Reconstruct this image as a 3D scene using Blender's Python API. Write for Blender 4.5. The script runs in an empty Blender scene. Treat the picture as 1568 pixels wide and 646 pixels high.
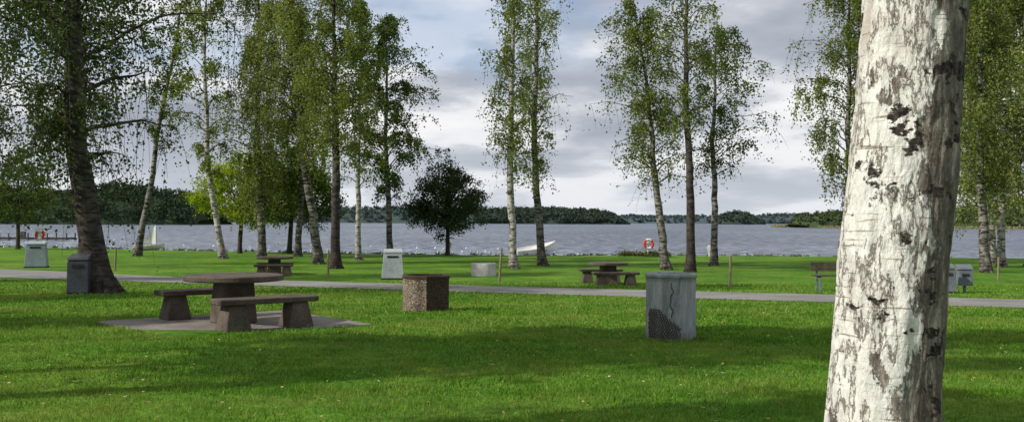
import bpy, math, random
import numpy as np
from mathutils import Vector, Matrix, noise as mnoise

scene = bpy.context.scene
COL = scene.collection
rng = np.random.default_rng(7)
random.seed(7)

# ------------------------------------------------------------------ materials
def newmat(name):
    m = bpy.data.materials.new(name); m.use_nodes = True
    nt = m.node_tree; nt.nodes.clear()
    out = nt.nodes.new('ShaderNodeOutputMaterial')
    return m, nt, out

def N(nt, t, **kw):
    n = nt.nodes.new(t)
    for k, v in kw.items():
        setattr(n, k, v)
    return n

def ramp(nt, fac, stops, interp='LINEAR'):
    r = nt.nodes.new('ShaderNodeValToRGB')
    r.color_ramp.interpolation = interp
    el = r.color_ramp.elements
    while len(el) > 1: el.remove(el[-1])
    for i, (p, c) in enumerate(stops):
        e = el[0] if i == 0 else el.new(p)
        e.position = p
        if not hasattr(c, '__len__'): c = (c, c, c)
        e.color = (c[0], c[1], c[2], 1)
    nt.links.new(fac, r.inputs[0])
    return r.outputs[0]

def mixc(nt, fac, a, b, mode='MIX'):
    m = nt.nodes.new('ShaderNodeMix'); m.data_type = 'RGBA'; m.blend_type = mode
    for sock, v in ((m.inputs[0], fac), (m.inputs[6], a), (m.inputs[7], b)):
        if isinstance(v, bpy.types.NodeSocket): nt.links.new(v, sock)
        elif hasattr(v, '__len__'): sock.default_value = (v[0], v[1], v[2], 1)
        else: sock.default_value = v
    return m.outputs[2]

def mathn(nt, op, a, b=None, clamp=False):
    n = nt.nodes.new('ShaderNodeMath'); n.operation = op; n.use_clamp = clamp
    for k_, v_ in enumerate((a, b)):
        if v_ is None: continue
        if isinstance(v_, bpy.types.NodeSocket): nt.links.new(v_, n.inputs[k_])
        else: n.inputs[k_].default_value = v_
    return n.outputs[0]

def coords(nt, scale=(1, 1, 1), kind='Object'):
    tc = nt.nodes.new('ShaderNodeTexCoord')
    mp = nt.nodes.new('ShaderNodeMapping')
    mp.inputs['Scale'].default_value = scale
    nt.links.new(tc.outputs[kind], mp.inputs[0])
    return mp.outputs[0]

def noise(nt, vec, scale, detail=4, rough=.55):
    n = nt.nodes.new('ShaderNodeTexNoise')
    n.inputs['Scale'].default_value = scale
    n.inputs['Detail'].default_value = detail
    n.inputs['Roughness'].default_value = rough
    nt.links.new(vec, n.inputs['Vector'])
    return n.outputs[0]

def voro(nt, vec, scale, feature='F1'):
    n = nt.nodes.new('ShaderNodeTexVoronoi')
    n.feature = feature
    n.inputs['Scale'].default_value = scale
    nt.links.new(vec, n.inputs['Vector'])
    return n.outputs['Distance']

def principled(nt, out, col, rough=.8, bump=None, bstr=.5, bdist=.01, spec=.3, metal=0):
    p = nt.nodes.new('ShaderNodeBsdfPrincipled')
    if isinstance(col, bpy.types.NodeSocket): nt.links.new(col, p.inputs['Base Color'])
    else: p.inputs['Base Color'].default_value = (*col, 1)
    p.inputs['Roughness'].default_value = rough
    p.inputs['Specular IOR Level'].default_value = spec
    p.inputs['Metallic'].default_value = metal
    if bump is not None:
        b = nt.nodes.new('ShaderNodeBump')
        b.inputs['Strength'].default_value = bstr
        b.inputs['Distance'].default_value = bdist
        nt.links.new(bump, b.inputs['Height'])
        nt.links.new(b.outputs[0], p.inputs['Normal'])
    nt.links.new(p.outputs[0], out.inputs[0])
    return p

def speckled(name, c1, c2, scale=6, fine=60, rough=.85, bstr=.4, bdist=.01, spec=.25, stretch=(1, 1, 1), metal=0):
    m, nt, out = newmat(name)
    v = coords(nt, stretch)
    a = noise(nt, v, scale, 5, .6)
    c = ramp(nt, a, [(.32, c1), (.68, c2)])
    f = noise(nt, coords(nt), fine, 3, .6)
    c = mixc(nt, .55, c, ramp(nt, f, [(.3, .45), (.7, 1.4)]), 'MULTIPLY')
    principled(nt, out, c, rough, f, bstr, bdist, spec, metal)
    return m

def leafmat(name, c1, c2, c3, trans=.35, nscale=.7, lo=.6, hi=1.3):
    m, nt, out = newmat(name)
    g = nt.nodes.new('ShaderNodeNewGeometry')
    c = ramp(nt, g.outputs['Random Per Island'], [(0, c1), (.6, c2), (.94, c2), (1, c3)])
    v = coords(nt)
    n = noise(nt, v, nscale, 3, .5)
    c = mixc(nt, .8, c, ramp(nt, n, [(.3, lo), (.7, hi)]), 'MULTIPLY')
    d = N(nt, 'ShaderNodeBsdfDiffuse'); t = N(nt, 'ShaderNodeBsdfTranslucent')
    nt.links.new(c, d.inputs[0])
    c2_ = mixc(nt, 1.0, c, (1.3, 1.35, .6), 'MULTIPLY')
    nt.links.new(c2_, t.inputs[0])
    ms = N(nt, 'ShaderNodeMixShader'); ms.inputs[0].default_value = trans
    nt.links.new(d.outputs[0], ms.inputs[1]); nt.links.new(t.outputs[0], ms.inputs[2])
    nt.links.new(ms.outputs[0], out.inputs[0])
    return m

def barkmat(name, white, dark, thr=.5, low=1.5):
    m, nt, out = newmat(name)
    v = coords(nt, (1, 1, 1))
    a = noise(nt, coords(nt, (2.5, 2.5, 9)), 1.0, 5, .65)
    mk = ramp(nt, a, [(thr - .05, 1), (thr + .03, 0)])
    big = noise(nt, v, 1.3, 3)
    base = mixc(nt, ramp(nt, big, [(.35, 0), (.7, 1)]), white, tuple(x * .6 for x in white))
    c = mixc(nt, mk, base, dark)
    sx = N(nt, 'ShaderNodeSeparateXYZ'); tc = N(nt, 'ShaderNodeNewGeometry')
    nt.links.new(tc.outputs['Position'], sx.inputs[0])
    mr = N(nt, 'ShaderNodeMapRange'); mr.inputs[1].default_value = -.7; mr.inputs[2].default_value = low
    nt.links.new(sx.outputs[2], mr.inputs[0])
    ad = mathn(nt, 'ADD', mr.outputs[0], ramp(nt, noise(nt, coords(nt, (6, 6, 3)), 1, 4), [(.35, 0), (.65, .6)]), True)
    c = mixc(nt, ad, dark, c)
    principled(nt, out, c, .85, a, .6, .03, .15)
    return m

M = {}
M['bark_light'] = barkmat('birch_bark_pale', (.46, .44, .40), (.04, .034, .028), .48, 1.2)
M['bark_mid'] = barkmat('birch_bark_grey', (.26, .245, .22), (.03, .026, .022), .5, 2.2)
M['bark_dark'] = barkmat('birch_bark_dark', (.09, .08, .07), (.025, .02, .017), .5, 4)  # dark twigs; trunks standing in shade get that shade in their bark colour
M['bark_brown'] = speckled('brown_bark', (.03, .025, .02), (.07, .055, .04), 5, 30)
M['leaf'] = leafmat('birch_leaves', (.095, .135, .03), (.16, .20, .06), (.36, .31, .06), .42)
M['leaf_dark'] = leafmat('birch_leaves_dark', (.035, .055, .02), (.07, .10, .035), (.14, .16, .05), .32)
M['leaf_pale'] = leafmat('birch_leaves_pale', (.12, .15, .045), (.21, .245, .085), (.38, .33, .08), .42)
M['leaf_oak'] = leafmat('small_tree_leaves', (.03, .05, .024), (.06, .085, .04), (.09, .10, .04), .15, 1.5)
M['leaf_lime'] = leafmat('lime_tree_leaves', (.16, .22, .02), (.28, .36, .035), (.4, .4, .05), .45, 1.0)
M['leaf_deep'] = leafmat('maple_leaves', (.045, .07, .022), (.095, .135, .04), (.18, .2, .05), .32, 1.2)

# ------------------------------------------------------------------ mesh helpers
def link(ob, parent=None):
    COL.objects.link(ob)
    if parent is not None: ob.parent = parent
    return ob

def quad_mesh(name, V, Q, mats, midx=None, smooth=None):
    V = np.asarray(V, dtype=np.float32); Q = np.asarray(Q, dtype=np.int32)
    me = bpy.data.meshes.new(name)
    k = Q.shape[1]
    me.vertices.add(len(V)); me.vertices.foreach_set('co', V.ravel())
    me.loops.add(Q.size); me.loops.foreach_set('vertex_index', Q.ravel())
    me.polygons.add(len(Q))
    me.polygons.foreach_set('loop_start', np.arange(len(Q), dtype=np.int32) * k)
    me.polygons.foreach_set('loop_total', np.full(len(Q), k, dtype=np.int32))
    for m in mats: me.materials.append(m)
    if midx is not None: me.polygons.foreach_set('material_index', np.asarray(midx, dtype=np.int32))
    if smooth is not None: me.polygons.foreach_set('use_smooth', np.asarray(smooth, dtype=bool))
    me.update(calc_edges=True); me.validate()
    return me

def tube(P, R, sides=8, jit=0.0):
    P = np.asarray(P, float); n = len(P)
    T = np.gradient(P, axis=0); T /= np.linalg.norm(T, axis=1)[:, None] + 1e-9
    ref = np.array([0, 0, 1.0]) if abs(T[0][2]) < .8 else np.array([0, 1.0, 0])
    A = np.cross(T, ref); A /= np.linalg.norm(A, axis=1)[:, None] + 1e-9
    B = np.cross(T, A)
    th = np.arange(sides) / sides * 2 * math.pi
    R = np.asarray(R, float)[:, None, None]
    ring = A[:, None, :] * np.cos(th)[None, :, None] + B[:, None, :] * np.sin(th)[None, :, None]
    if jit: ring = ring * (1 + rng.normal(0, jit, (n, sides, 1)))
    V = (P[:, None, :] + ring * R).reshape(-1, 3)
    i = np.arange(n - 1)[:, None] * sides; j = np.arange(sides)[None, :]; j2 = (j + 1) % sides
    Q = np.stack([i + j, i + j2, i + sides + j2, i + sides + j], -1).reshape(-1, 4)
    return V, Q

class Acc:
    def __init__(s): s.V = []; s.Q = []; s.m = []; s.sm = []; s.n = 0
    def add(s, V, Q, m=0, smooth=True):
        s.V.append(V); s.Q.append(np.asarray(Q) + s.n); s.n += len(V)
        s.m.append(np.full(len(Q), m)); s.sm.append(np.full(len(Q), smooth))
    def obj(s, name, mats, parent=None, loc=None):
        me = quad_mesh(name, np.concatenate(s.V), np.concatenate(s.Q), mats, np.concatenate(s.m), np.concatenate(s.sm))
        ob = bpy.data.objects.new(name, me)
        if loc is not None: ob.location = loc
        return link(ob, parent)

def leaves(C, size, flat=0.0):
    n = len(C)
    u = rng.normal(size=(n, 3)); u /= np.linalg.norm(u, axis=1)[:, None]
    w = rng.normal(size=(n, 3)); w[:, 2] += flat
    v = np.cross(u, w); v /= np.linalg.norm(v, axis=1)[:, None] + 1e-9
    s = size * rng.uniform(.6, 1.3, (n, 1))
    V = np.stack([C - u * s * .6, C + v * s * .42, C + u * s * .6, C - v * s * .42], 1).reshape(-1, 3)
    Q = np.arange(n * 4).reshape(-1, 4)
    return V, Q

# ------------------------------------------------------------------ terrain
WATER = -.95
def shore_y(x): return 66 - .3 * np.clip(x, -140, 0) + 1.2 * np.sin(np.asarray(x) * .11)
def gz(x, y):
    x = np.asarray(x, float); y = np.asarray(y, float)
    z = -.028 * (np.clip(y, 14, 38) - 14)
    b = np.maximum(y - shore_y(x), 0)
    z = z - np.minimum(b * .2, 2.6)
    z = z + np.clip((y - 2700) / 300, 0, 1) * 6
    return z
def G(x, y): return float(gz(x, y))

def path_c(x):
    return np.interp(x, [-300, -80, -45, -21.5, 0, 12, 30, 60, 300], [70, 63, 52, 41.3, 28.9, 22.7, 13.5, -1, -110])
PW = 2.3

xs = np.unique(np.concatenate([np.linspace(-4000, -300, 24), np.linspace(-300, -60, 40), np.linspace(-60, 60, 121), np.linspace(60, 300, 40), np.linspace(300, 4000, 24)]))
ys = np.unique(np.concatenate([np.linspace(-400, -10, 20), np.linspace(-10, 14, 30), np.linspace(14, 38, 30), np.linspace(38, 130, 120), np.linspace(130, 400, 20), np.linspace(400, 2600, 20), np.linspace(2600, 6000, 20)]))
X, Y = np.meshgrid(xs, ys)
V = np.stack([X, Y, gz(X, Y)], -1).reshape(-1, 3)
nx = len(xs); i = np.arange(len(ys) - 1)[:, None] * nx; j = np.arange(nx - 1)[None, :]
Q = np.stack([i + j, i + j + 1, i + nx + j + 1, i + nx + j], -1).reshape(-1, 4)
m, nt, out = newmat('lawn')
v = coords(nt)
a = noise(nt, v, .35, 5, .6)
c = ramp(nt, a, [(.3, (.05, .13, .014)), (.5, (.085, .195, .019)), (.70, (.16, .25, .03))])
st = noise(nt, v, 1.3, 4, .7)
c = mixc(nt, ramp(nt, st, [(.52, 0), (.72, .55)]), c, (.23, .26, .065))
f = noise(nt, v, 22, 4, .75)
c = mixc(nt, .75, c, ramp(nt, f, [(.3, .45), (.7, 1.45)]), 'MULTIPLY')
f2 = noise(nt, v, 90, 2, .7)
c = mixc(nt, .5, c, ramp(nt, f2, [(.3, .4), (.7, 1.5)]), 'MULTIPLY')
f3 = noise(nt, v, 5, 4, .7)
c = mixc(nt, .75, c, ramp(nt, f3, [(.3, .5), (.7, 1.35)]), 'MULTIPLY')
sx = N(nt, 'ShaderNodeSeparateXYZ'); nt.links.new(v, sx.inputs[0])
mr = N(nt, 'ShaderNodeMapRange'); mr.inputs[1].default_value = -.78; mr.inputs[2].default_value = -.9
nt.links.new(sx.outputs[2], mr.inputs[0])
c = mixc(nt, mr.outputs[0], c, (.16, .13, .09))
principled(nt, out, c, .95, f, .8, .04, .05)
link(bpy.data.objects.new('ground', quad_mesh('ground', V, Q, [m], None, np.ones(len(Q)))))

# path
px_ = np.concatenate([np.linspace(-300, -60, 40), np.linspace(-59, 60, 240), np.linspace(62, 300, 40)])
cc = path_c(px_); k = np.ones(7) / 7; cc = np.convolve(np.pad(cc, 3, 'edge'), k, 'valid')
rows = np.linspace(-1, 1, 9)
VV = []
for xx, cy in zip(px_, cc):
    for r in rows:
        e = .22 * mnoise.noise(Vector((xx * .8, r * 3, 0))) if abs(r) == 1 else 0
        yy = cy + r * PW + e
        VV.append((xx, yy, G(xx, yy) + .012 + .02 * (1 - r * r)))
i = np.arange(len(px_) - 1)[:, None] * 9; j = np.arange(8)[None, :]
Qp = np.stack([i + j, i + 9 + j, i + 9 + j + 1, i + j + 1], -1).reshape(-1, 4)
M['path'] = speckled('worn_asphalt', (.16, .155, .15), (.25, .245, .235), .7, 45, .9, .4, .01, .2)
link(bpy.data.objects.new('asphalt_path', quad_mesh('asphalt_path', VV, Qp, [M['path']], None, np.ones(len(Qp)))))

# water
xs = np.concatenate([np.linspace(-4000, -200, 12), np.linspace(-150, 150, 12), np.linspace(200, 4000, 12)])
ys = np.concatenate([np.linspace(60, 200, 15), np.linspace(250, 2900, 20)])
X, Y = np.meshgrid(xs, ys); V = np.stack([X, Y, X * 0 + WATER], -1).reshape(-1, 3)
nx = len(xs); i = np.arange(len(ys) - 1)[:, None] * nx; j = np.arange(nx - 1)[None, :]
Q = np.stack([i + j, i + j + 1, i + nx + j + 1, i + nx + j], -1).reshape(-1, 4)
m, nt, out = newmat('lake_water')
w1 = noise(nt, coords(nt, (.6, 1.2, 1)), 1.0, 6, .7)
w2 = noise(nt, coords(nt, (.7, .30, 1)), 1.0, 5, .78)
w3 = noise(nt, coords(nt, (.02, .012, 1)), 1.0, 4, .6)
bp_ = N(nt, 'ShaderNodeBump'); bp_.inputs['Strength'].default_value = 1.0; bp_.inputs['Distance'].default_value = .7
nt.links.new(mathn(nt, 'ADD', w1, w2), bp_.inputs['Height'])
col = ramp(nt, w2, [(.38, (.022, .03, .045)), (.55, (.045, .06, .085)), (.68, (.10, .125, .165))])  # light and dark of the ripples painted into the colour by noise
df = N(nt, 'ShaderNodeBsdfDiffuse'); nt.links.new(col, df.inputs[0]); nt.links.new(bp_.outputs[0], df.inputs['Normal'])
gl = N(nt, 'ShaderNodeBsdfGlossy'); gl.inputs['Roughness'].default_value = .25; gl.inputs['Color'].default_value = (.84, .89, .96, 1)
nt.links.new(bp_.outputs[0], gl.inputs['Normal'])
fz = ramp(nt, w2, [(.36, .20), (.5, .38), (.66, .60)])
fz = mathn(nt, 'MULTIPLY', fz, ramp(nt, w3, [(.35, .85), (.65, 1.12)]), True)
ms = N(nt, 'ShaderNodeMixShader'); nt.links.new(fz, ms.inputs[0]); nt.links.new(df.outputs[0], ms.inputs[1]); nt.links.new(gl.outputs[0], ms.inputs[2])
nt.links.new(ms.outputs[0], out.inputs[0])
link(bpy.data.objects.new('lake_water', quad_mesh('lake_water', V, Q, [m])))

# ------------------------------------------------------------------ grass blades
def grass():
    Vs = []
    for (y0, y1, dens, h, w) in ((6.5, 9, 1900, .037, .0045), (9, 13, 1200, .039, .006), (13, 18, 650, .042, .009), (18, 25, 240, .045, .013), (25, 34, 80, .048, .02)):
        area = (y1 - y0) * (1.2 * (y0 + y1) / 2 + 2)
        n = int(area * dens)
        y = rng.uniform(y0, y1 + (y1 - y0) * .15, n); x = rng.uniform(-1, 1, n) * (.6 * y + 1)
        ok = ~(np.abs(y - path_c(x)) < PW - .02)
        dx = x + 4.38; dy = y - 15.45
        ca, sa = .766, .643
        ok &= ~((np.abs(dx * ca + dy * sa) < 1.58) & (np.abs(-dx * sa + dy * ca) < 1.45))
        x = x[ok]; y = y[ok]; n = len(x)
        th = rng.uniform(0, 2 * math.pi, n); hh = h * rng.uniform(.5, 1.35, n); ww = w * rng.uniform(.7, 1.3, n)
        tuft = np.array([mnoise.noise(Vector((a_ * 2.2, b_ * 2.2, 0))) for a_, b_ in zip(x, y)])
        hh *= 1 + .8 * tuft
        bx = np.cos(th) * ww; by = np.sin(th) * ww
        lx = rng.normal(0, .4, n) * hh; ly = rng.normal(0, .4, n) * hh
        z = gz(x, y) - .002
        T = np.stack([np.stack([x - bx, y - by, z], 1), np.stack([x + bx, y + by, z], 1), np.stack([x + lx, y + ly, z + hh], 1)], 1).reshape(-1, 3)
        Vs.append(T)
    V = np.concatenate(Vs); Q = np.arange(len(V)).reshape(-1, 3)
    m, nt, out = newmat('grass_blades')
    g = N(nt, 'ShaderNodeNewGeometry')
    c = ramp(nt, g.outputs['Random Per Island'], [(0, (.045, .13, .012)), (.55, (.10, .24, .02)), (.93, (.17, .32, .04)), (1, (.38, .36, .13))])
    v = coords(nt)
    a = noise(nt, v, .45, 4, .65)
    c = mixc(nt, ramp(nt, a, [(.42, 0), (.68, .7)]), c, (.27, .32, .07))
    a2 = noise(nt, v, 3.0, 4, .65)
    c = mixc(nt, .6, c, ramp(nt, a2, [(.35, .55), (.65, 1.25)]), 'MULTIPLY')
    d = N(nt, 'ShaderNodeBsdfDiffuse'); t = N(nt, 'ShaderNodeBsdfTranslucent')
    nt.links.new(c, d.inputs[0]); nt.links.new(c, t.inputs[0])
    ms = N(nt, 'ShaderNodeMixShader'); ms.inputs[0].default_value = .35
    nt.links.new(d.outputs[0], ms.inputs[1]); nt.links.new(t.outputs[0], ms.inputs[2]); nt.links.new(ms.outputs[0], out.inputs[0])
    link(bpy.data.objects.new('grass', quad_mesh('grass', V, Q, [m])))
grass()

def fallen():
    n = 1800
    y = 5 + 24 * rng.random(n) ** 1.1; x = rng.uniform(-1, 1, n) * (.6 * y + 1)
    ok = ~(np.abs(y - path_c(x)) < PW); x = x[ok]; y = y[ok]
    C = np.stack([x, y, gz(x, y) + rng.uniform(.015, .04, len(x))], 1)
    n = len(C)
    th = rng.uniform(0, 6.28, n)
    u = np.stack([np.cos(th), np.sin(th), rng.normal(0, .25, n)], 1); w = np.stack([-np.sin(th), np.cos(th), rng.normal(0, .25, n)], 1)
    s = rng.uniform(.01, .024, (n, 1))
    V = np.stack([C - u * s, C + w * s * .7, C + u * s, C - w * s * .7], 1).reshape(-1, 3)
    m, nt, out = newmat('fallen_leaf')
    g = N(nt, 'ShaderNodeNewGeometry')
    c = ramp(nt, g.outputs['Random Per Island'], [(0, (.30, .24, .06)), (.5, (.36, .32, .13)), (.8, (.18, .11, .04)), (1, (.45, .43, .28))])
    principled(nt, out, c, .7)
    link(bpy.data.objects.new('fallen_leaves', quad_mesh('fallen_leaves', V, np.arange(n * 4).reshape(-1, 4), [m])))
fallen()

# ------------------------------------------------------------------ trees
def catmull(pts, n):
    pts = np.asarray(pts, float)
    z = pts[:, 2]; zz = np.linspace(z[0], z[-1], n)
    P = np.stack([np.interp(zz, z, pts[:, 0]), np.interp(zz, z, pts[:, 1]), zz], 1)
    for _ in range(2):
        P[1:-1, :2] = (P[:-2, :2] + 2 * P[1:-1, :2] + P[2:, :2]) / 4
    return P

def birch(pts, r0, crown, spread, nb=48, ntw=10, nl=22, lsize=.13, droop=1.0, up=.75, leaf='leaf', bark='bark_light',
          topw=.25, name='birch_tree', asym=(0, 0), sides=10, leafjit=.12, shape=1.0, dens=1.3):
    base = np.array(pts[0], float)
    lsize = lsize * .82
    P = catmull(pts, 26) - base
    H = P[-1, 2]
    wob = np.cumsum(rng.normal(0, .03, (26, 2)), axis=0); P[:, :2] += wob - np.linspace(0, 1, 26)[:, None] * wob[-1] * .5
    P[0, :2] = 0
    t = P[:, 2] / H
    R = r0 * (1 - t) ** .85 + .015
    R[0] *= 1.5; R[1] *= 1.08
    P[0, 2] -= .25
    A = Acc(); V, Q = tube(P, R, sides, .03); A.add(V, Q, 0)
    for kf in range(5):
        az = kf * 1.256 + rng.uniform(-.3, .3)
        d = np.array([math.cos(az), math.sin(az), 0])
        rp = np.array([d * r0 * .5 + [0, 0, .35], d * r0 * 1.1 + [0, 0, .1], d * r0 * 1.9 + [0, 0, -.08]])
        V, Q = tube(rp, [r0 * .45, r0 * .35, r0 * .12], 6); A.add(V, Q, 0)
    LC = []
    c0 = crown / H
    for b in range(nb):
        u = (b + rng.random()) / nb
        tt = c0 + (1 - c0) * u ** .9 * .98
        s0 = np.array([np.interp(tt, t, P[:, q]) for q in range(3)]); s0[2] = max(s0[2], .3)
        prof = (1 - u) ** .55 * (1 - topw) + topw
        prof *= (.55 + .45 * min(1, u * 5)) ** shape
        L = spread * prof * rng.uniform(.4, 1.3)
        az = b * 2.4 + rng.uniform(-.5, .5)
        d = np.array([math.cos(az) + asym[0], math.sin(az) + asym[1], 0])
        s = np.linspace(0, 1, 7)[:, None]
        upk = up * rng.uniform(.7, 1.3)
        bp = s0 + d * L * s + np.array([0, 0, 1]) * L * (upk * s * 1.5 - upk * 1.05 * s ** 2)
        bp[1:] += rng.normal(0, .05 * L * .5, (6, 3))
        rr = max(.012, .28 * np.interp(tt, t, R))
        V, Q = tube(bp, np.linspace(rr, .006, 7), 5); A.add(V, Q, 1)
        full = rng.choice([.25, 1, 1.5])
        for w in range(ntw):
            s1 = rng.uniform(.22, 1.02)
            q = np.array([np.interp(s1, s[:, 0], bp[:, k]) for k in range(3)])
            tl = rng.uniform(.35, 1.0) * (.5 + .25 * spread)
            td = np.array([rng.normal(0, .5), rng.normal(0, .5), rng.uniform(-.1, .5)]) + d * .2
            ss = np.linspace(0, 1, 5)[:, None]
            tp = q + td * tl * ss * .8 + np.array([0, 0, -1]) * droop * tl * ss ** 1.8 * 1.1
            if w % 2 == 0:
                V, Q = tube(tp, np.linspace(.011, .004, 5), 3); A.add(V, Q, 1)
            n = int(nl * rng.uniform(.5, 1.4) * dens * full)
            g = rng.uniform(.1, 1.05, n)
            C = np.stack([np.interp(g, ss[:, 0], tp[:, k]) for k in range(3)], 1) + rng.normal(0, leafjit, (n, 3))
            LC.append(C)
    C = np.concatenate(LC)
    V, Q = leaves(C, lsize); A.add(V, Q, 2, False)
    return A.obj(name, [M[bark], M['bark_dark'], M[leaf]], loc=base)

def T(x, y, top, *mid):
    pts = [(x, y, G(x, y))]
    for mx, mz in mid: pts.append((mx, y, mz))
    pts.append((top[0], y, top[1])); return pts

# left group
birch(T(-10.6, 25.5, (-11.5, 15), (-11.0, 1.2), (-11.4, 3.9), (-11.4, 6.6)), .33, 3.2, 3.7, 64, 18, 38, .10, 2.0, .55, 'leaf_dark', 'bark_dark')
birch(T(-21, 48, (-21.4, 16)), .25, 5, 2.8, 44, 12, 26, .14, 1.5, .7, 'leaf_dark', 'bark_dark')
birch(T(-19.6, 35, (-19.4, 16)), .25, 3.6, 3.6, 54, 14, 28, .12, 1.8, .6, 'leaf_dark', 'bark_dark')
birch(T(-23.3, 61, (-20.5, 17.5), (-21.9, 7.9), (-20.9, 14.4)), .2, 6.5, 2.4, 42, 8, 18, .15, .9, .8, 'leaf_deep', 'bark_mid')
birch(T(-16.9, 57.5, (-18.2, 18), (-18, 5.3), (-18.4, 13)), .19, 4.5, 2.4, 46, 9, 20, .15, 1.0, .8, 'leaf', 'bark_light')
birch(T(-15.3, 60, (-15.8, 19), (-15.6, 6)), .24, 3.4, 3.3, 66, 14, 30, .14, 2.3, .6, 'leaf_pale', 'bark_mid')
birch(T(-13.5, 62, (-13.4, 15)), .2, 3.2, 2.4, 40, 12, 26, .15, 1.8, .6, 'leaf_deep', 'bark_mid')
birch(T(-10.1, 51.2, (-11.8, 15.5), (-11.06, 5.3), (-11.7, 11.4)), .24, 5.4, 2.8, 60, 13, 28, .13, 1.8, .7, 'leaf_pale', 'bark_mid')
birch(T(-8.3, 46.4, (-8.8, 16), (-8.5, 7)), .22, 5.2, 2.5, 56, 12, 26, .125, 1.5, .7, 'leaf', 'bark_dark')
birch(T(-8.8, 56.6, (-9.0, 14.5)), .16, 4.0, 2.0, 46, 10, 22, .14, 1.1, .8, 'leaf', 'bark_light')
birch(T(-7.9, 63.5, (-8.3, 15), (-8.2, 7)), .19, 3.5, 3.5, 56, 10, 26, .155, .9, .7, 'leaf_deep', 'bark_mid', topw=.15, asym=(.15, 0))
# centre pair
birch(T(.13, 47.3, (.1, 17), (0.0, 6)), .18, 4.7, 1.9, 50, 10, 22, .125, 1.8, .9, 'leaf', 'bark_light')
birch(T(1.63, 51, (1.25, 18), (1.05, 5.7), (1.2, 12)), .2, 4.8, 2.0, 48, 9, 20, .125, 1.8, 1.0, 'leaf_pale', 'bark_mid')
# right of centre
birch(T(7.4, 46.8, (5.9, 12.0), (6.74, 4.4), (6.27, 9.1)), .2, 3.7, 2.5, 50, 10, 22, .125, 1.3, .75, 'leaf', 'bark_mid', asym=(-.12, 0))
birch(T(8.2, 45, (8.0, 16)), .2, 6.0, 2.4, 46, 9, 22, .12, 1.3, .9, 'leaf', 'bark_dark')
birch(T(10.7, 52, (10.8, 12), (10.65, 6)), .19, 4.6, 2.9, 42, 8, 20, .135, 1.1, .7, 'leaf_deep', 'bark_mid', asym=(.25, 0))
# behind the near trunk and the right edge
birch(T(19.9, 58, (20.0, 18)), .22, 3.8, 3.3, 68, 12, 28, .15, 1.7, .8, 'leaf', 'bark_mid', asym=(-.1, 0))
birch(T(21.5, 55, (21.8, 17)), .2, 4.5, 2.5, 44, 12, 24, .15, 1.6, .8, 'leaf', 'bark_mid')
birch(T(22.2, 45.8, (21.9, 17), (21.9, 4)), .22, 3.4, 2.9, 62, 15, 32, .13, 2.2, .6, 'leaf_pale', 'bark_mid')
birch(T(27.5, 56, (27, 17)), .22, 4, 3.0, 50, 13, 24, .15, 2.0, .6, 'leaf', 'bark_light')
birch(T(26, 52, (25.3, 17)), .2, 3.4, 2.8, 50, 14, 28, .14, 2.2, .6, 'leaf_pale', 'bark_light')
birch(T(28.0, 53, (28.2, 16)), .2, 4.3, 3.0, 50, 13, 26, .15, 2.0, .6, 'leaf', 'bark_dark')
# trees standing to the left of the view; they shade the lawn
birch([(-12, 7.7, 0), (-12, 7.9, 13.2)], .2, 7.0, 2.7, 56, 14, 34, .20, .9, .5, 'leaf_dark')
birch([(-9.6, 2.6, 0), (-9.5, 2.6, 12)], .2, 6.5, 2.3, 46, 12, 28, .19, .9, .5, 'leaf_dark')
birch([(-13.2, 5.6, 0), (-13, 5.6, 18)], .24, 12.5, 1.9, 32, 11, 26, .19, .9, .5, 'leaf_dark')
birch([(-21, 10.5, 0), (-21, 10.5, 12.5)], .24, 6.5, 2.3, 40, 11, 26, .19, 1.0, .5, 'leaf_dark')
birch([(-27, 17.5, -.1), (-27, 17.5, 14)], .24, 5, 2.8, 50, 9, 22, .19, 1.0, .5)
birch([(-32, 30, -.4), (-32, 30, 16)], .24, 5, 3.4, 50, 9, 22, .18, 1.0, .5)

def round_tree(x, y, rx, rz, cz, leaf, name, trunk_r=.12, ncl=150, nl=80, ls=.14, seed=0, lean=0, lumpy=.45):
    base = np.array([x, y, G(x, y)])
    A = Acc()
    P = np.array([[0, 0, -.2], [0, 0, .5], [lean * .5, 0, cz * .7], [lean, 0, cz + rz * .4]])
    V, Q = tube(P, [trunk_r * 1.5, trunk_r, trunk_r * .8, trunk_r * .3], 8, .04); A.add(V, Q, 0)
    LC = []
    for kk in range(ncl):
        d = rng.normal(size=3); d /= np.linalg.norm(d)
        r = rng.uniform(.35, 1) ** .5
        lump = 1 + lumpy * mnoise.noise(Vector(d * 2.6) + Vector((seed, 0, 0))) + rng.uniform(-.08, .12)
        tap = 1 - .18 * d[2]
        c = np.array([lean + d[0] * rx * r * lump * tap, d[1] * rx * r * lump * tap, cz + d[2] * rz * r * lump])
        if kk % 3 == 0:
            s = np.array([lean * .6, 0, max(1.0, cz - rz * .75 + rng.uniform(0, rz * .6))])
            mid = (s + c) / 2 + [0, 0, .15]
            V, Q = tube([s, mid, c], [.05, .03, .01], 4); A.add(V, Q, 0)
        n = int(nl * rng.uniform(.6, 1.3))
        LC.append(c + rng.normal(0, 1, (n, 3)) * np.array([.26, .26, .16]) * (rx / 2.4))
    V, Q = leaves(np.concatenate(LC), ls, .8); A.add(V, Q, 1, False)
    return A.obj(name, [M['bark_brown'], M[leaf]], loc=base)

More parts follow.
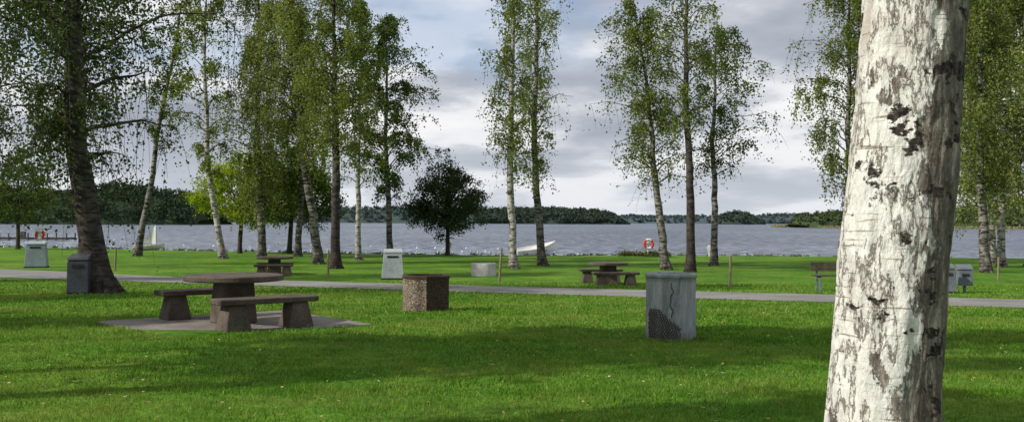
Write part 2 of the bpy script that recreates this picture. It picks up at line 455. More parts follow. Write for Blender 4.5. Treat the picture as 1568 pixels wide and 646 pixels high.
round_tree(-4.25, 65, 2.35, 2.25, 3.7, 'leaf_oak', 'oak_tree', .14, 230, 90, .12, 3, 0, .3)
round_tree(-18.6, 67, 2.9, 2.5, 4.3, 'leaf_lime', 'lime_tree', .16, 190, 90, .14, 8, .3)
round_tree(-15.2, 67, 2.9, 2.4, 4.3, 'leaf_deep', 'maple_tree', .17, 190, 100, .14, 5, .3)
round_tree(-37.3, 74, 2.5, 2.6, 4.6, 'leaf_deep', 'lime_tree', .15, 120, 70, .16, 11)

# ------------------------------------------------------------------ foreground birch
def fg_birch():
    par = bpy.data.objects.new('birch_tree', None); par.location = (1.03, 3.0, 0); link(par)
    zs = np.concatenate([np.linspace(-.2, .75, 60), np.linspace(.76, 2.6, 640), np.linspace(2.65, 5.5, 80), np.linspace(5.6, 13, 20)])
    S = 320
    th = np.arange(S) / S * 2 * math.pi
    ax = np.interp(zs, [-.2, .5, .98, 2.28, 5.5, 13], [0, .045, .10, .205, .42, .8])
    rad = np.interp(zs, [-.2, .1, .4, .98, 1.6, 2.28, 5.5, 13], [.26, .215, .185, .168, .156, .150, .12, .02])
    ct, stt = np.cos(th), np.sin(th)
    V = np.zeros((len(zs), S, 3))
    for a, z in enumerate(zs):
        for b in range(S):
            x, y = ct[b], stt[b]
            if .7 < z < 2.65:
                p = Vector((x * 1.1, y * 1.1, z * 1.6))
                d = .014 * mnoise.noise(p)
                f = mnoise.fractal(Vector((x * 3.2, y * 3.2, z * 3.2)), .9, 2.1, 5)
                d += .0055 * f
                pl = mnoise.noise(Vector((x * 2.2 + 7, y * 2.2, z * 4))) + .6 * mnoise.noise(Vector((x * 6, y * 6, z * 9 + 3))) + .3 * mnoise.noise(Vector((x * 15, y * 15, z * 22)))
                d += .004 * (1 / (1 + math.exp(-pl * 30)))
            else:
                d = .012 * mnoise.noise(Vector((x * 1.1, y * 1.1, z * 1.6)))
            r = rad[a] + d * min(1, rad[a] / .1)
            V[a, b] = (ax[a] + r * x, r * y, z)
    i = np.arange(len(zs) - 1)[:, None] * S; j = np.arange(S)[None, :]; j2 = (j + 1) % S
    Q = np.stack([i + j, i + j2, i + S + j2, i + S + j], -1).reshape(-1, 4)
    m, nt, out = newmat('birch_bark_close')
    v = coords(nt)
    big = noise(nt, coords(nt, (5, 5, 3)), 1, 5, .65)
    white = ramp(nt, big, [(.32, (.58, .52, .47)), (.48, (.76, .74, .70)), (.8, (.83, .82, .79))])
    mott = noise(nt, coords(nt, (30, 30, 14)), 1, 6, .75)
    white = mixc(nt, .5, white, ramp(nt, mott, [(.35, .5), (.6, 1.1)]), 'MULTIPLY')
    lm = ramp(nt, noise(nt, coords(nt, (7, 7, 95)), 1, 3, .6), [(.60, 0), (.68, .85)])
    c = mixc(nt, lm, white, (.22, .17, .13))
    # reach of the bole's right side: rough darker bark plus painted-in shade (edge wanders)
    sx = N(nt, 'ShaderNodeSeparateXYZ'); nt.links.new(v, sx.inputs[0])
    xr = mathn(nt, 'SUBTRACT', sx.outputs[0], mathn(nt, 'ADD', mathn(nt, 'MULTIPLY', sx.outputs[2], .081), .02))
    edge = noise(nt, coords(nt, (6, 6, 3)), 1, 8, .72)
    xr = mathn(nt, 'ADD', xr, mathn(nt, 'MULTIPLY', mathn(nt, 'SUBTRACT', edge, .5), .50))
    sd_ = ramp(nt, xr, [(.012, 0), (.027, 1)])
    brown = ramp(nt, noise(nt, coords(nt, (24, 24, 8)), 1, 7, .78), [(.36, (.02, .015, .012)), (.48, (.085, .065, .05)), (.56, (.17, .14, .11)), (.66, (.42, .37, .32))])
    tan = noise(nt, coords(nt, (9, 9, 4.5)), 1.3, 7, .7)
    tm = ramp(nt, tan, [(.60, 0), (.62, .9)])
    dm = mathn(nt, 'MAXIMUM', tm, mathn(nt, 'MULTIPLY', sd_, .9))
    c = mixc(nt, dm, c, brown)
    fl = noise(nt, coords(nt, (8, 8, 3.0)), 1.0, 9, .68)
    fm = ramp(nt, fl, [(.470, 0), (.492, .85), (.504, .85), (.516, 0)])
    c = mixc(nt, fm, c, (.09, .065, .05))
    pn = noise(nt, coords(nt, (6, 6, 9)), 1.0, 8, .66)
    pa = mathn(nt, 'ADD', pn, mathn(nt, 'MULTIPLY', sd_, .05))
    pm = ramp(nt, pa, [(.61, 0), (.625, 1)])
    c = mixc(nt, pm, c, ramp(nt, noise(nt, v, 60, 4), [(.4, (.010, .008, .007)), (.65, (.08, .06, .05))]))
    h = mathn(nt, 'SUBTRACT', fl, mathn(nt, 'MULTIPLY', pm, .25))
    h = mathn(nt, 'SUBTRACT', h, mathn(nt, 'MULTIPLY', dm, .14))
    h = mathn(nt, 'ADD', h, mathn(nt, 'MULTIPLY', noise(nt, coords(nt, (110, 110, 50)), 1, 5, .7), .25))
    principled(nt, out, c, .75, h, 1.0, .035, .2)
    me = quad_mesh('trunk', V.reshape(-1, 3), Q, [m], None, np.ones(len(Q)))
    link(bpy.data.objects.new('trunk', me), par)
    A = Acc(); LC = []
    for b in range(40):
        z = rng.uniform(6.0, 12.5); az = b * 2.4; L = 2.3 * (1 - (z - 6) / 9)
        x0 = np.interp(z, [5.5, 13], [.42, .8])
        d = np.array([math.cos(az), math.sin(az), 0]); s = np.linspace(0, 1, 6)[:, None]
        bp = np.array([x0, 0, z]) + d * L * s + np.array([0, 0, 1]) * L * (.9 * s - .7 * s ** 2)
        V2, Q2 = tube(bp, np.linspace(.035, .006, 6), 5); A.add(V2, Q2, 0)
        C = bp[rng.integers(2, 6, 250)] + rng.normal(0, .28, (250, 3)) - np.array([0, 0, .2]); LC.append(C)
    V2, Q2 = leaves(np.concatenate(LC), .06); A.add(V2, Q2, 1, False)
    A.obj('crown', [M['bark_dark'], M['leaf']], par)
fg_birch()

# ------------------------------------------------------------------ distant forest
def forest(prof, d, depth, n, size, col1, col2, name='distant_forest', base=-.9):
    prof = np.array(prof, float)
    A = Acc()
    xs = np.linspace(prof[0, 0], prof[-1, 0], 200)
    nse = np.array([mnoise.fractal(Vector((x * 22 / d, d * .01, 0)), .7, 2, 5) for x in xs])
    hs = np.interp(xs, prof[:, 0], prof[:, 1]); hs = np.maximum(hs * (1 + .10 * nse), .8)
    prl = [(-.1, 0), (0, .55), (.35, .82), (.7, .86), (1, 0)]
    V = np.array([[(x, d + depth * q, base + h * hh) for q, hh in prl] for x, h in zip(xs, hs)]).reshape(-1, 3)
    i = np.arange(199)[:, None] * 5; j = np.arange(4)[None, :]
    A.add(V, np.stack([i + j, i + 5 + j, i + 6 + j, i + j + 1], -1).reshape(-1, 4), 0)
    nc = n // 40
    cx = rng.uniform(xs[0], xs[-1], nc); q = rng.uniform(-.12, .75, nc)
    hh = np.interp(cx, xs, hs); fr = np.interp(q, [-.12, 0, .35, .75], [.25, .6, .9, .95])
    cz = base + hh * fr * rng.uniform(.8, 1.06, nc)
    cy = d + q * depth
    s = np.repeat(np.stack([cx, cy, cz], 1), 40, 0)
    rad = np.minimum(size * 2.6, np.repeat(hh, 40) * .14)[:, None]
    C = s + rng.normal(0, 1, (len(s), 3)) * rad * np.array([.6, .5, .5])
    C[:, 2] = np.maximum(C[:, 2], base)
    V, Q = leaves(C, size, 1.2); A.add(V, Q, 0, False)
    return A.obj(name, [leafmat(name + '_foliage', col1, col2, col2, .1, .06, .85, 1.1)])  # farther strips have distance haze painted into their bluish foliage colours
def pr(d, L): return [((p - 784) / 1500 * d, h) for p, h in L]
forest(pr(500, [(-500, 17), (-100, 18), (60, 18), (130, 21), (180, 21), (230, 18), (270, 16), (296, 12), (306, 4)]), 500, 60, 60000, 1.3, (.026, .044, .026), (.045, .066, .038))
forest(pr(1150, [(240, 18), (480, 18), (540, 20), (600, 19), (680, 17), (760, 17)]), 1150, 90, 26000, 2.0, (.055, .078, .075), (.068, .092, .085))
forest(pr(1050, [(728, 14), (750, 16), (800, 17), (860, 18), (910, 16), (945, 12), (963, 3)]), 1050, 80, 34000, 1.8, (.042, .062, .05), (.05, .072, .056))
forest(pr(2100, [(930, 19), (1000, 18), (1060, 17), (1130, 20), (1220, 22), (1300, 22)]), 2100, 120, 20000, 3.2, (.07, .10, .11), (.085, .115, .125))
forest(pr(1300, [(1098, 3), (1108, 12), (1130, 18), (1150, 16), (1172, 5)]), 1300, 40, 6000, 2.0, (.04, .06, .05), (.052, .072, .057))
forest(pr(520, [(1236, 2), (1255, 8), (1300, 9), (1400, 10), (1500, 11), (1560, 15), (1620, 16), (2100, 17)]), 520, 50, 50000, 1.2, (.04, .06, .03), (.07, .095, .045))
A = Acc()
C = np.stack([rng.uniform(150, 190, 3000), rng.uniform(560, 570, 3000), rng.uniform(-.9, .5, 3000)], 1)
V, Q = leaves(C, .6); A.add(V, Q, 0, False)
C = np.stack([rng.uniform(155, 420, 6000), rng.uniform(485, 500, 6000), rng.uniform(-.9, .4, 6000)], 1)
V, Q = leaves(C, .5); A.add(V, Q, 0, False)
A.obj('reed_bed', [leafmat('reeds', (.18, .17, .07), (.3, .28, .14), (.3, .28, .14), .2)])

# ------------------------------------------------------------------ street furniture
def tbox(A, c, b, t, h, rot=0, m=0, bev=.0, shift=(0, 0)):
    ca, sa = math.cos(rot), math.sin(rot)
    def ring(w, d, z, k):
        w2, d2 = w / 2, d / 2; e = min(k, w2 * .5, d2 * .5)
        pts = [(-w2 + e, -d2), (w2 - e, -d2), (w2, -d2 + e), (w2, d2 - e), (w2 - e, d2), (-w2 + e, d2), (-w2, d2 - e), (-w2, -d2 + e)]
        o = z / h
        return [(c[0] + (x + shift[0] * o) * ca - (y + shift[1] * o) * sa, c[1] + (x + shift[0] * o) * sa + (y + shift[1] * o) * ca, c[2] + z) for x, y in pts]
    e = min(max(bev, .004), h * .3)
    lv = [ring(b[0] - 2 * e, b[1] - 2 * e, 0, e), ring(b[0], b[1], e, e), ring(t[0], t[1], h - e, e), ring(t[0] - 2 * e, t[1] - 2 * e, h, e)]
    V = np.array([p for r in lv for p in r])
    Q = []
    for l in range(3):
        for k in range(8):
            Q.append((l * 8 + k, l * 8 + (k + 1) % 8, l * 8 + 8 + (k + 1) % 8, l * 8 + 8 + k))
    for o, f in ((24, 1), (0, -1)):
        for q in ((0, 1, 2, 7), (7, 2, 3, 6), (6, 3, 4, 5)):
            q = [o + z for z in q]; Q.append(tuple(q if f > 0 else q[::-1]))
    A.add(V, np.array(Q), m, False)

def lathe(A, prof, seg=48, c=(0, 0, 0), m=0, jit=0.0, smooth=True):
    th = np.arange(seg) / seg * 2 * math.pi
    V = []
    for a, (r, z) in enumerate(prof):
        for b in range(seg):
            k = 1 + (jit * mnoise.noise(Vector((math.cos(th[b]) * 3, math.sin(th[b]) * 3, z * 6))) if jit else 0)
            V.append((c[0] + r * k * math.cos(th[b]), c[1] + r * k * math.sin(th[b]), c[2] + z))
    n = len(prof)
    i = np.arange(n - 1)[:, None] * seg; j = np.arange(seg)[None, :]; j2 = (j + 1) % seg
    A.add(np.array(V), np.stack([i + j, i + j2, i + seg + j2, i + seg + j], -1).reshape(-1, 4), m, smooth)

M['table'] = speckled('aggregate_concrete', (.05, .04, .032), (.125, .10, .08), 3, 38, .9, .8, .012)
M['slab'] = speckled('slab_concrete', (.13, .115, .10), (.22, .20, .18), 2, 50, .9, .5, .01)

def picnic(x, y, rot, R=.77, slab=None):
    par = bpy.data.objects.new('picnic_table', None); par.location = (x, y, G(x, y) + (.03 if slab else 0)); par.rotation_euler = (0, 0, rot); link(par)
    A = Acc(); lathe(A, [(0.001, .655), (R - .1, .655), (R - .015, .665), (R, .68), (R, .735), (R - .012, .75), (.001, .75)], 56, smooth=False)
    A.obj('table_top', [M['table']], par)
    A = Acc(); tbox(A, (0, 0, 0), (.58, .5), (.50, .42), .658, 0, 0, .015); A.obj('pedestal', [M['table']], par)
    for s, nm in ((-1, 'bench_a'), (1, 'bench_b')):
        A = Acc()
        tbox(A, (0, s * 1.12, .385), (1.55, .40), (1.57, .42), .085, 0, 0, .012)
        for q in (-1, 1):
            tbox(A, (q * .5, s * 1.12, 0), (.40, .40), (.26, .30), .387, 0, 0, .012)
        A.obj(nm, [M['table']], par)
    return par
picnic(-4.38, 15.45, math.radians(40), .77, True)
A = Acc()
tbox(A, (0, 0, -.12), (3.25, 3.0), (3.25, 3.0), .15, 0, 0, .01)
o = A.obj('concrete_slab', [M['slab']]); o.location = (-4.38, 15.45, G(-4.38, 15.45)); o.rotation_euler = (0, 0, math.radians(40))
picnic(-9.95, 41.1, math.radians(12))
picnic(3.36, 34.2, math.radians(8), .7)

# concrete ring litter bin
def ring_bin():
    par = bpy.data.objects.new('concrete_litter_bin', None); par.location = (2.21, 13.6, G(2.21, 13.6)); link(par)
    m, nt, out = newmat('weathered_concrete')
    v = coords(nt)
    a = noise(nt, coords(nt, (5, 5, 1.2)), 1.2, 5, .6)
    c = ramp(nt, a, [(.3, (.16, .175, .18)), (.55, (.27, .29, .295)), (.75, (.38, .395, .395))])
    f = noise(nt, v, 70, 4, .7)
    c = mixc(nt, .5, c, ramp(nt, f, [(.3, .55), (.7, 1.35)]), 'MULTIPLY')
    b = noise(nt, coords(nt, (9, 9, 4)), 1, 6, .75)
    c = mixc(nt, ramp(nt, b, [(.52, 0), (.66, .7)]), c, (.11, .115, .10))
    b2 = noise(nt, coords(nt, (26, 26, 3)), 1, 4, .7)
    c = mixc(nt, ramp(nt, b2, [(.54, 0), (.70, .6)]), c, (.50, .51, .49))
    sx = N(nt, 'ShaderNodeSeparateXYZ'); nt.links.new(v, sx.inputs[0])
    mr = N(nt, 'ShaderNodeMapRange'); mr.inputs[1].default_value = .25; mr.inputs[2].default_value = 0; mr.inputs[3].default_value = 0; mr.inputs[4].default_value = .75
    nt.links.new(mathn(nt, 'ADD', sx.outputs[2], mathn(nt, 'MULTIPLY', b, .2)), mr.inputs[0]); c = mixc(nt, mr.outputs[0], c, (.075, .08, .06))
    principled(nt, out, c, .9, f, .6, .01, .2)
    A = Acc(); r = .343
    prof = [(r, -.05), (r, .02)] + [(r, z) for z in np.linspace(.1, .84, 12)] + [(r + .012, .845), (r + .012, .885), (r, .897), (r - .05, .9), (r - .065, .88), (r - .065, .12), (.001, .12)]
    lathe(A, prof, 72, jit=.02); A.obj('ring', [m], par)
    A = Acc(); rr = r + .009
    def on(a, z): return (rr * math.cos(a), rr * math.sin(a), z)
    a0, a1 = math.radians(200), math.radians(285)
    for kk in range(-9, 16):
        for sg in (1, -1):
            P = []
            for z in np.linspace(.02, .42, 14):
                a = a0 + (a1 - a0) * (kk / 15) + sg * z * 1.6 + (0 if sg > 0 else .68) + .02 * math.sin(z * 40 + kk)
                lim = a0 + (a1 - a0) * (1 - .5 * max(0, (z - .18) / .2))
                if a0 <= a <= lim: P.append(on(a, z))
            if len(P) > 2: V, Q = tube(P, [.005] * len(P), 4); A.add(V, Q, 0)
    A.obj('wire_mesh', [speckled('rusty_wire', (.04, .035, .03), (.11, .09, .075))], par)
    A = Acc()
    P = [on(math.radians(262) + .05 * math.sin(z * 21) + .03 * math.sin(z * 50) + .012 * math.sin(z * 170), z) for z in np.linspace(.3, .78, 40)]
    V, Q = tube(P, [.004 + .004 * abs(math.sin(kk * .7)) for kk in range(40)], 5, .2); A.add(V, Q, 0)
    A.obj('crack', [speckled('crack_dark', (.05, .048, .045), (.10, .09, .08))], par)
ring_bin()

# squat planter: exposed aggregate sides, brown
def planter():
    par = bpy.data.objects.new('concrete_planter', None); par.location = (-1.68, 19.2, G(-1.68, 19.2)); par.rotation_euler = (0, 0, math.radians(4)); link(par)
    def pm(name, lo, mid, hi, sc):
        m, nt, out = newmat(name)
        v = coords(nt)
        vd = voro(nt, v, sc)
        vc = nt.nodes.new('ShaderNodeTexVoronoi'); vc.inputs['Scale'].default_value = sc; nt.links.new(v, vc.inputs['Vector'])
        bw = N(nt, 'ShaderNodeSeparateColor'); nt.links.new(vc.outputs['Color'], bw.inputs[0])
        c = ramp(nt, bw.outputs[0], [(0, lo), (.5, mid), (1, hi)])
        c = mixc(nt, ramp(nt, vd, [(.4, 0), (.65, .8)]), c, tuple(x * .4 for x in lo))
        g = noise(nt, v, 5, 5, .65)
        c = mixc(nt, .8, c, ramp(nt, g, [(.3, .5), (.7, 1.3)]), 'MULTIPLY')
        inv = mathn(nt, 'SUBTRACT', 1, vd)
        principled(nt, out, c, .9, inv, .8, .015, .15)
        return m
    peb = pm('pebbled_concrete', (.13, .10, .075), (.24, .19, .145), (.36, .30, .24), 45)
    brn = pm('brown_concrete', (.05, .036, .026), (.085, .06, .042), (.12, .09, .065), 70)
    pts = []
    for a in np.linspace(100, 262, 16): pts.append((.02 + .47 * math.cos(math.radians(a)), .44 * math.sin(math.radians(a))))
    pts += [(.02, -.46), (.40, -.34), (.45, -.28), (.43, .30), (.38, .38), (.1, .45)]
    pts = np.array(pts); n = len(pts)
    def shell(A, lv, m):
        V = np.array([(x * s, y * s, z) for s, z in lv for x, y in pts])
        i = np.arange(len(lv) - 1)[:, None] * n; j = np.arange(n)[None, :]; j2 = (j + 1) % n
        A.add(V, np.stack([i + j, i + j2, i + n + j2, i + n + j], -1).reshape(-1, 4), m, False)
    A = Acc(); shell(A, [(.97, -.05), (1, .04), (1, .63)], 0)
    mi = np.zeros(n * 2, int)
    for l in range(2):
        for k in range(n):
            if k >= 16: mi[l * n + k] = 1  # right faces: smoother brown, with their shade painted into the darker colour
    A.m[-1] = mi
    A.obj('wall', [peb, brn], par)
    A = Acc(); shell(A, [(.985, .628), (1.025, .635), (1.025, .685), (1.0, .697), (.86, .697), (.84, .68), (.84, .58), (.01, .58)], 0); A.obj('rim', [brn], par)
planter()

# fire pit ring
A = Acc(); r = .52
lathe(A, [(r, -.05), (r, .50), (r - .01, .53), (r - .07, .53), (r - .08, .5), (r - .08, .2), (.001, .2)], 48, jit=.01)
o = A.obj('fire_pit_ring', [speckled('pale_concrete', (.34, .33, .31), (.56, .54, .51), 3, 40)]); o.location = (-1.17, 41, G(-1.17, 41))

# metal box bins
def box_bin(x, y, w, d, h, rot, col1, col2, taper=.88, slant=.1, post=0):
    par = bpy.data.objects.new('litter_bin', None); par.location = (x, y, G(x, y)); par.rotation_euler = (0, 0, rot); link(par)
    mb = speckled('painted_metal', col1, col2, 2, 25, .5, .1, .004, .4)
    dk = speckled('bin_shadow_gap', (.015, .015, .015), (.03, .03, .03))
    A = Acc()
    if post:
        tbox(A, (0, 0, -.05), (.07, .07), (.07, .07), post + .06, 0, 0)
        z0 = post
    else:
        tbox(A, (0, 0, -.04), (w * 1.06, d * 1.06), (w * 1.04, d * 1.04), .09, 0, 0, .006)
        z0 = .05
    A.obj('foot', [dk if not post else mb], par)
    hb = h - z0 - .18
    A = Acc(); tbox(A, (0, 0, z0), (w, d), (w * taper, d * taper), hb, 0, 0, .01); A.obj('body', [mb], par)
    A = Acc(); tbox(A, (0, 0, z0 + hb), (w * taper * .9, d * taper * .9), (w * taper * .9, d * taper * .9), .03, 0, 0); A.obj('gap', [dk], par)
    wt, dt = w * taper * 1.04 / 2, d * taper * 1.04 / 2; zb = z0 + hb + .03; hf, hk = .15 - slant, .15
    V = np.array([(-wt, -dt, zb), (wt, -dt, zb), (wt, dt, zb), (-wt, dt, zb), (-wt * .94, -dt * .94, zb + max(hf, .03)), (wt * .94, -dt * .94, zb + max(hf, .03)), (wt * .94, dt * .94, zb + hk), (-wt * .94, dt * .94, zb + hk)])
    Q = np.array([(0, 3, 2, 1), (0, 1, 5, 4), (1, 2, 6, 5), (2, 3, 7, 6), (3, 0, 4, 7), (4, 5, 6, 7)])
    A = Acc(); A.add(V, Q, 0, False); A.obj('hood', [mb], par)
    A = Acc()
    tbox(A, (0, -d * taper / 2 - .012, z0 + hb - .16), (w * .5, .02), (w * .5, .02), .08, 0, 0); A.obj('slot', [dk], par)
    return par
box_bin(-11.06, 25.1, .52, .45, 1.03, .15, (.03, .035, .045), (.06, .065, .08), .96)
box_bin(-4.65, 38.3, .86, .66, 1.18, .12, (.30, .33, .35), (.42, .45, .47), .82, .08)
box_bin(-22.4, 46.2, .95, .8, 1.24, .3, (.20, .25, .27), (.30, .36, .38), .86)
box_bin(12.6, 28.4, .42, .4, .85, -.1, (.10, .12, .145), (.16, .18, .20), .94)
box_bin(13.35, 28.9, .40, .3, .82, -.2, (.10, .12, .145), (.16, .18, .20), 1.0, .1, .2)

M['wood'] = speckled('weathered_wood', (.12, .09, .06), (.28, .23, .16), 6, 40, .9, .5, .01, .2, (6, 6, 1))
for x, y, h in ((-17.4, 43, 1.1), (-.45, 35.5, 1.25), (6.9, 31, 1.05), (19.3, 38.9, .95), (-7.3, 39, 1.1), (-38, 62, 1.0)):
    A = Acc(); V, Q = tube([(0, 0, -.2), (.01, 0, h * .5), (.02, .01, h - .03), (.02, .01, h), (.02, .01, h + .001)], [.045, .043, .04, .03, .001], 8, .05); A.add(V, Q, 0, False)
    o = A.obj('wooden_post', [M['wood']]); o.location = (x, y, G(x, y)); o.rotation_euler = (rng.normal(0, .02), rng.normal(0, .02), 0)

def bench(x, y, rot):
    par = bpy.data.objects.new('park_bench', None); par.location = (x, y, G(x, y)); par.rotation_euler = (0, 0, rot); link(par)
    dk = speckled('dark_stained_wood', (.04, .03, .025), (.09, .07, .05), 6, 40)
    A = Acc()
    for kk in range(3): tbox(A, (0, -.15 + kk * .15, .43), (1.6, .13), (1.6, .13), .04, 0, 0)
    A.obj('seat', [dk], par)
    A = Acc()
    for kk in range(2): tbox(A, (0, .26 + kk * .02, .58 + kk * .14), (1.6, .035), (1.6, .035), .12, 0, 0)
    A.obj('backrest', [dk], par)
    st = speckled('blue_grey_steel', (.10, .13, .18), (.18, .22, .28))
    for s, nm in ((-1, 'leg_1'), (1, 'leg_2')):
        A = Acc()
        tbox(A, (s * .6, -.17, -.03), (.05, .05), (.05, .05), .455)
        tbox(A, (s * .6, .32, -.03), (.05, .05), (.05, .05), .86)
        tbox(A, (s * .6, .07, .388), (.045, .50), (.045, .50), .038)
        A.obj(nm, [st], par)
bench(9.9, 29.6, math.radians(-4))

# ------------------------------------------------------------------ shore things
white = speckled('white_paint', (.6, .6, .58), (.78, .78, .76), 3, 30, .6, .1)

def hull(A, L, W, H, m=0):
    st_ = np.linspace(0, 1, 18); V = []
    for s in st_:
        w = W / 2 * (1 - max(0, (s - .35) / .65) ** 2.2) * (.82 + .18 * min(1, s / .35))
        w = max(w, .02)
        for a in np.linspace(-1, 1, 11):
            V.append(((s - .5) * L, a * w, H * abs(a) ** 2.4 + .5 * H * s ** 3))
    V = np.array(V)
    i = np.arange(17)[:, None] * 11; j = np.arange(10)[None, :]
    A.add(V, np.stack([i + j, i + 11 + j, i + 12 + j, i + j + 1], -1).reshape(-1, 4), m)
    b = V[:11]; top = b[[0, 10]].mean(0)
    A.add(np.array([b[0], b[2], b[5], b[8], b[10]] + [top]), np.array([(0, 1, 2, 5), (5, 2, 3, 4)]), m, False)

par = bpy.data.objects.new('rowing_boat', None); par.location = (1.8, 72.5, WATER - .04); link(par)
par.rotation_euler = (math.radians(8), math.radians(-6), math.radians(12)); par.scale = (1.08, 1.08, 1.08)
pale = speckled('pale_hull_paint', (.72, .72, .70), (.84, .84, .82), 3, 30, .5, .1)
A = Acc(); hull(A, 2.8, 1.3, .62); A.obj('hull', [pale], par)
A = Acc()
for sx_ in (-.9, -.1, .6): tbox(A, (sx_, 0, .40), (.24, 1.02), (.24, 1.02), .035)
A.obj('thwarts', [M['wood']], par)
for nm, kx in (('gunwale_1', -1), ('gunwale_2', 1)):
    A = Acc(); P = []
    for s in np.linspace(0, 1, 18):
        w = 1.3 / 2 * (1 - max(0, (s - .35) / .65) ** 2.2) * (.82 + .18 * min(1, s / .35)); w = max(w, .02)
        P.append(((s - .5) * 2.8, kx * (w + .01), .62 + .31 * s ** 3))
    V, Q = tube(P, [.025] * 18, 6); A.add(V, Q); A.obj(nm, [pale], par)

# left jetty
A = Acc()
for kk in range(60): tbox(A, (-16 + kk * .32, 0, .30), (.29, 2.2), (.29, 2.2), .06, 0, 0)
tbox(A, (-6.4, -1.0, .12), (19.2, .1), (19.2, .1), .179, 0, 0); tbox(A, (-6.4, 1.0, .12), (19.2, .1), (19.2, .1), .179, 0, 0)
for kk in range(9):
    for s in (-1.15, 1.15):
        V, Q = tube([(-15.5 + kk * 2.3, s, -2), (-15.5 + kk * 2.3, s, .9)], [.09, .09], 8); A.add(V, Q, 0)
tbox(A, (-9, 0, .363), (1.6, .4), (1.6, .4), .4, 0, 0); tbox(A, (-3, .3, .363), (.5, .4), (.5, .4), .7, 0, 0)
o = A.obj('wooden_jetty', [speckled('jetty_wood', (.04, .035, .03), (.10, .09, .08), 3, 20)]); o.location = (-56, 118, WATER)

red = speckled('red_paint', (.55, .03, .03), (.65, .05, .04))
def lifebuoy(x, y, rot=0, h=1.1, board=True):
    par = bpy.data.objects.new('lifebuoy_stand', None); par.location = (x, y, G(x, y)); par.rotation_euler = (0, 0, rot); link(par)
    A = Acc(); tbox(A, (0, .08, -.1), (.1, .1), (.1, .1), h + .25)
    if board: tbox(A, (0, .0, h - .1), (.8, .06), (.8, .06), .6)
    else: tbox(A, (0, -.005, h - .06), (.5, .05), (.5, .05), .12)
    A.obj('post', [white], par)
    bpy.ops.mesh.primitive_torus_add(major_radius=.29, minor_radius=.08, major_segments=32, minor_segments=10, location=(0, -.13, h), rotation=(math.pi / 2, 0, 0))
    o = bpy.context.object; o.name = 'lifebuoy_ring'; o.parent = par
    o.data.materials.append(red); o.data.materials.append(white)
    for p in o.data.polygons:
        a = math.atan2(p.center.y, p.center.x)
        p.material_index = 1 if abs(abs(a) - math.pi / 2) < .5 else 0
        p.use_smooth = True
lifebuoy(-35.6, 74)
lifebuoy(9.1, 65.4, .1, .82, False)

# small dinghy with raised sail
par = bpy.data.objects.new('sailing_dinghy', None); par.location = (-26.9, 73.0, G(-26.9, 73.0)); par.rotation_euler = (0, 0, math.radians(15)); par.scale = (1.15, 1.15, 1.15); link(par)
A = Acc(); hull(A, 1.7, .8, .3); A.obj('hull', [white], par)
A = Acc(); V, Q = tube([(.35, 0, .05), (.3, 0, 1.7)], [.025, .015], 8); A.add(V, Q, 0); V, Q = tube([(.33, 0, .38), (-.6, .1, .38)], [.02, .02], 6); A.add(V, Q, 0); A.obj('mast', [M['wood']], par)
V = []
for a in np.linspace(0, 1, 8):
    for b in np.linspace(0, 1, 8):
        x = .3 - b * (1 - a) * .85; V.append((x, .09 * math.sin(b * math.pi) * (1 - a) + b * .06, .40 + a * 1.25))
i = np.arange(7)[:, None] * 8; j = np.arange(7)[None, :]
A = Acc(); A.add(np.array(V), np.stack([i + j, i + 8 + j, i + 9 + j, i + j + 1], -1).reshape(-1, 4), 0); A.obj('sail', [white], par)

# swimming-area buoys
A = Acc()
def ball(c, r):
    pr_ = [(max(.001, r * math.cos(a)), r * math.sin(a)) for a in np.linspace(-math.pi / 2, math.pi / 2, 7)]
    lathe(A, pr_, 10, c)
bx = np.concatenate([np.arange(-50, -22, 4.3), np.arange(-13, 3, 1.9)])
for x in bx: ball((x + rng.normal(0, .5), 92 - .1 * x + 2.5 * math.sin(x * .3) + rng.normal(0, 1), WATER + .03), rng.uniform(.07, .11))
for x in np.arange(-10, 0, 1.9): ball((x + rng.normal(0, .3), 80 + rng.normal(0, 1.2) - .2 * x, WATER + .03), rng.uniform(.05, .09))
A.obj('swim_buoys', [white])

for x, y, h in ((13.3, 66, .75), (-17.8, 69, .8), (-4.2, 66.0, .9)):
    A = Acc(); tbox(A, (0, 0, -.3), (.09, .09), (.09, .09), h + .3, 0, 0, .01); tbox(A, (0, -.06, h - .4), (.26, .03), (.26, .03), .36, 0, 0)
    o = A.obj('marker_sign', [white]); o.location = (x, y, G(x, y))

# shoreline weeds
A = Acc(); C = []
for kk in range(60):
    c = np.array([rng.uniform(7.2, 10.4), 65.6 + rng.normal(0, .35), -.68]); C.append(c + np.abs(rng.normal(0, 1, (50, 3))) * [.2, .2, .14] * np.array([rng.choice([-1, 1]), 1, 1]))
for kk in range(260):
    x_ = rng.uniform(-45, 30); c = np.array([x_, float(shore_y(x_)) + rng.normal(0, .25), -.68]); C.append(c + np.abs(rng.normal(0, 1, (14, 3))) * [.18, .15, .07] * np.array([rng.choice([-1, 1]), 1, 1]))
V, Q = leaves(np.concatenate(C), .10); A.add(V, Q, 0, False)
A.obj('shoreline_weeds', [leafmat('weeds', (.06, .07, .025), (.12, .13, .04), (.18, .15, .06), .2)])

# ------------------------------------------------------------------ light & sky
sd = Vector((.935, .354, -math.tan(math.radians(36)))).normalized()
sun = bpy.data.lights.new('sun', 'SUN'); sun.energy = 5.0; sun.angle = math.radians(.5); sun.color = (1, .94, .84)
so = bpy.data.objects.new('sun', sun); so.rotation_euler = sd.to_track_quat('-Z', 'Y').to_euler(); so.location = (-20, -8, 30); link(so)

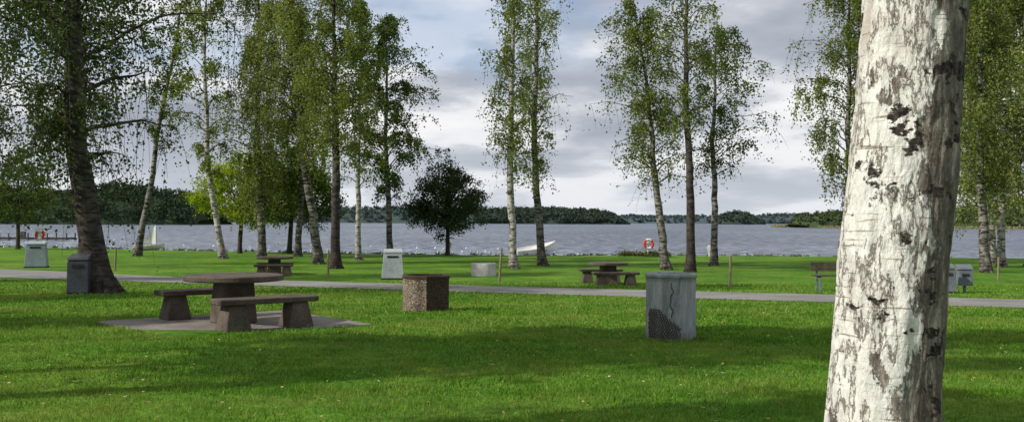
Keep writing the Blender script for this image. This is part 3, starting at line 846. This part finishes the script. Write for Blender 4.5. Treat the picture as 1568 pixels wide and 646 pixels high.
w = bpy.data.worlds.new("World"); scene.world = w; w.use_nodes = True
nt = w.node_tree; nt.nodes.clear()
out = nt.nodes.new('ShaderNodeOutputWorld'); bg = nt.nodes.new('ShaderNodeBackground'); bg.inputs[1].default_value = .10
sky = nt.nodes.new('ShaderNodeTexSky'); sky.sky_type = 'NISHITA'; sky.sun_disc = False
sky.sun_elevation = math.radians(36); sky.sun_rotation = math.atan2(-.935, -.354)
tc = nt.nodes.new('ShaderNodeTexCoord'); sp = nt.nodes.new('ShaderNodeSeparateXYZ'); nt.links.new(tc.outputs['Generated'], sp.inputs[0])
zc = mathn(nt, 'MAXIMUM', sp.outputs[2], 0.0)
zz = mathn(nt, 'ADD', zc, .20)
cb = nt.nodes.new('ShaderNodeCombineXYZ')
nt.links.new(mathn(nt, 'DIVIDE', sp.outputs[0], zz), cb.inputs[0]); nt.links.new(mathn(nt, 'DIVIDE', sp.outputs[1], zz), cb.inputs[1])
cb.inputs[2].default_value = 3.7
n1 = noise(nt, cb.outputs[0], .9, 7, .52)
mp = nt.nodes.new('ShaderNodeMapping'); mp.inputs['Location'].default_value = (5.2, 1.7, 9); nt.links.new(cb.outputs[0], mp.inputs[0])
n2 = noise(nt, mp.outputs[0], 1.35, 9, .52)
cl = ramp(nt, n2, [(.38, (.40, .435, .51)), (.45, (.49, .525, .60)), (.50, (.64, .67, .73)), (.545, (.90, .92, .95)), (.60, (1, 1, 1))])
hz_ = ramp(nt, zc, [(0, .65), (.10, 0)])
cl = mixc(nt, hz_, cl, (.76, .80, .87))
sc = nt.nodes.new('ShaderNodeVectorMath'); sc.operation = 'SCALE'; sc.inputs['Scale'].default_value = 9.4; nt.links.new(cl, sc.inputs[0])
# mostly closed cloud cover: the gaps stay veiled
mask = mathn(nt, 'ADD', ramp(nt, n1, [(.38, .5), (.47, 1)]), ramp(nt, zc, [(.08, 1), (.16, 0)]), True)
blue = mixc(nt, 1.0, sky.outputs[0], (1.0, 1.15, 1.4), 'MULTIPLY')
c = mixc(nt, mask, blue, sc.outputs[0])
nt.links.new(c, bg.inputs[0]); nt.links.new(bg.outputs[0], out.inputs[0])

# ------------------------------------------------------------------ camera
cam = bpy.data.cameras.new('camera'); cam.sensor_width = 36; cam.lens = 36 * 1500 / 1568; cam.clip_end = 12000; cam.clip_start = .05
co = bpy.data.objects.new('camera', cam); link(co)
co.matrix_world = Matrix.Translation((0, 0, 1.6)) @ Matrix.Rotation(math.radians(90) + .0107, 4, 'X') @ Matrix.Rotation(.005, 4, 'Z')
scene.camera = co
scene.view_settings.view_transform = 'Standard'; scene.view_settings.look = 'None'; scene.view_settings.exposure = 0
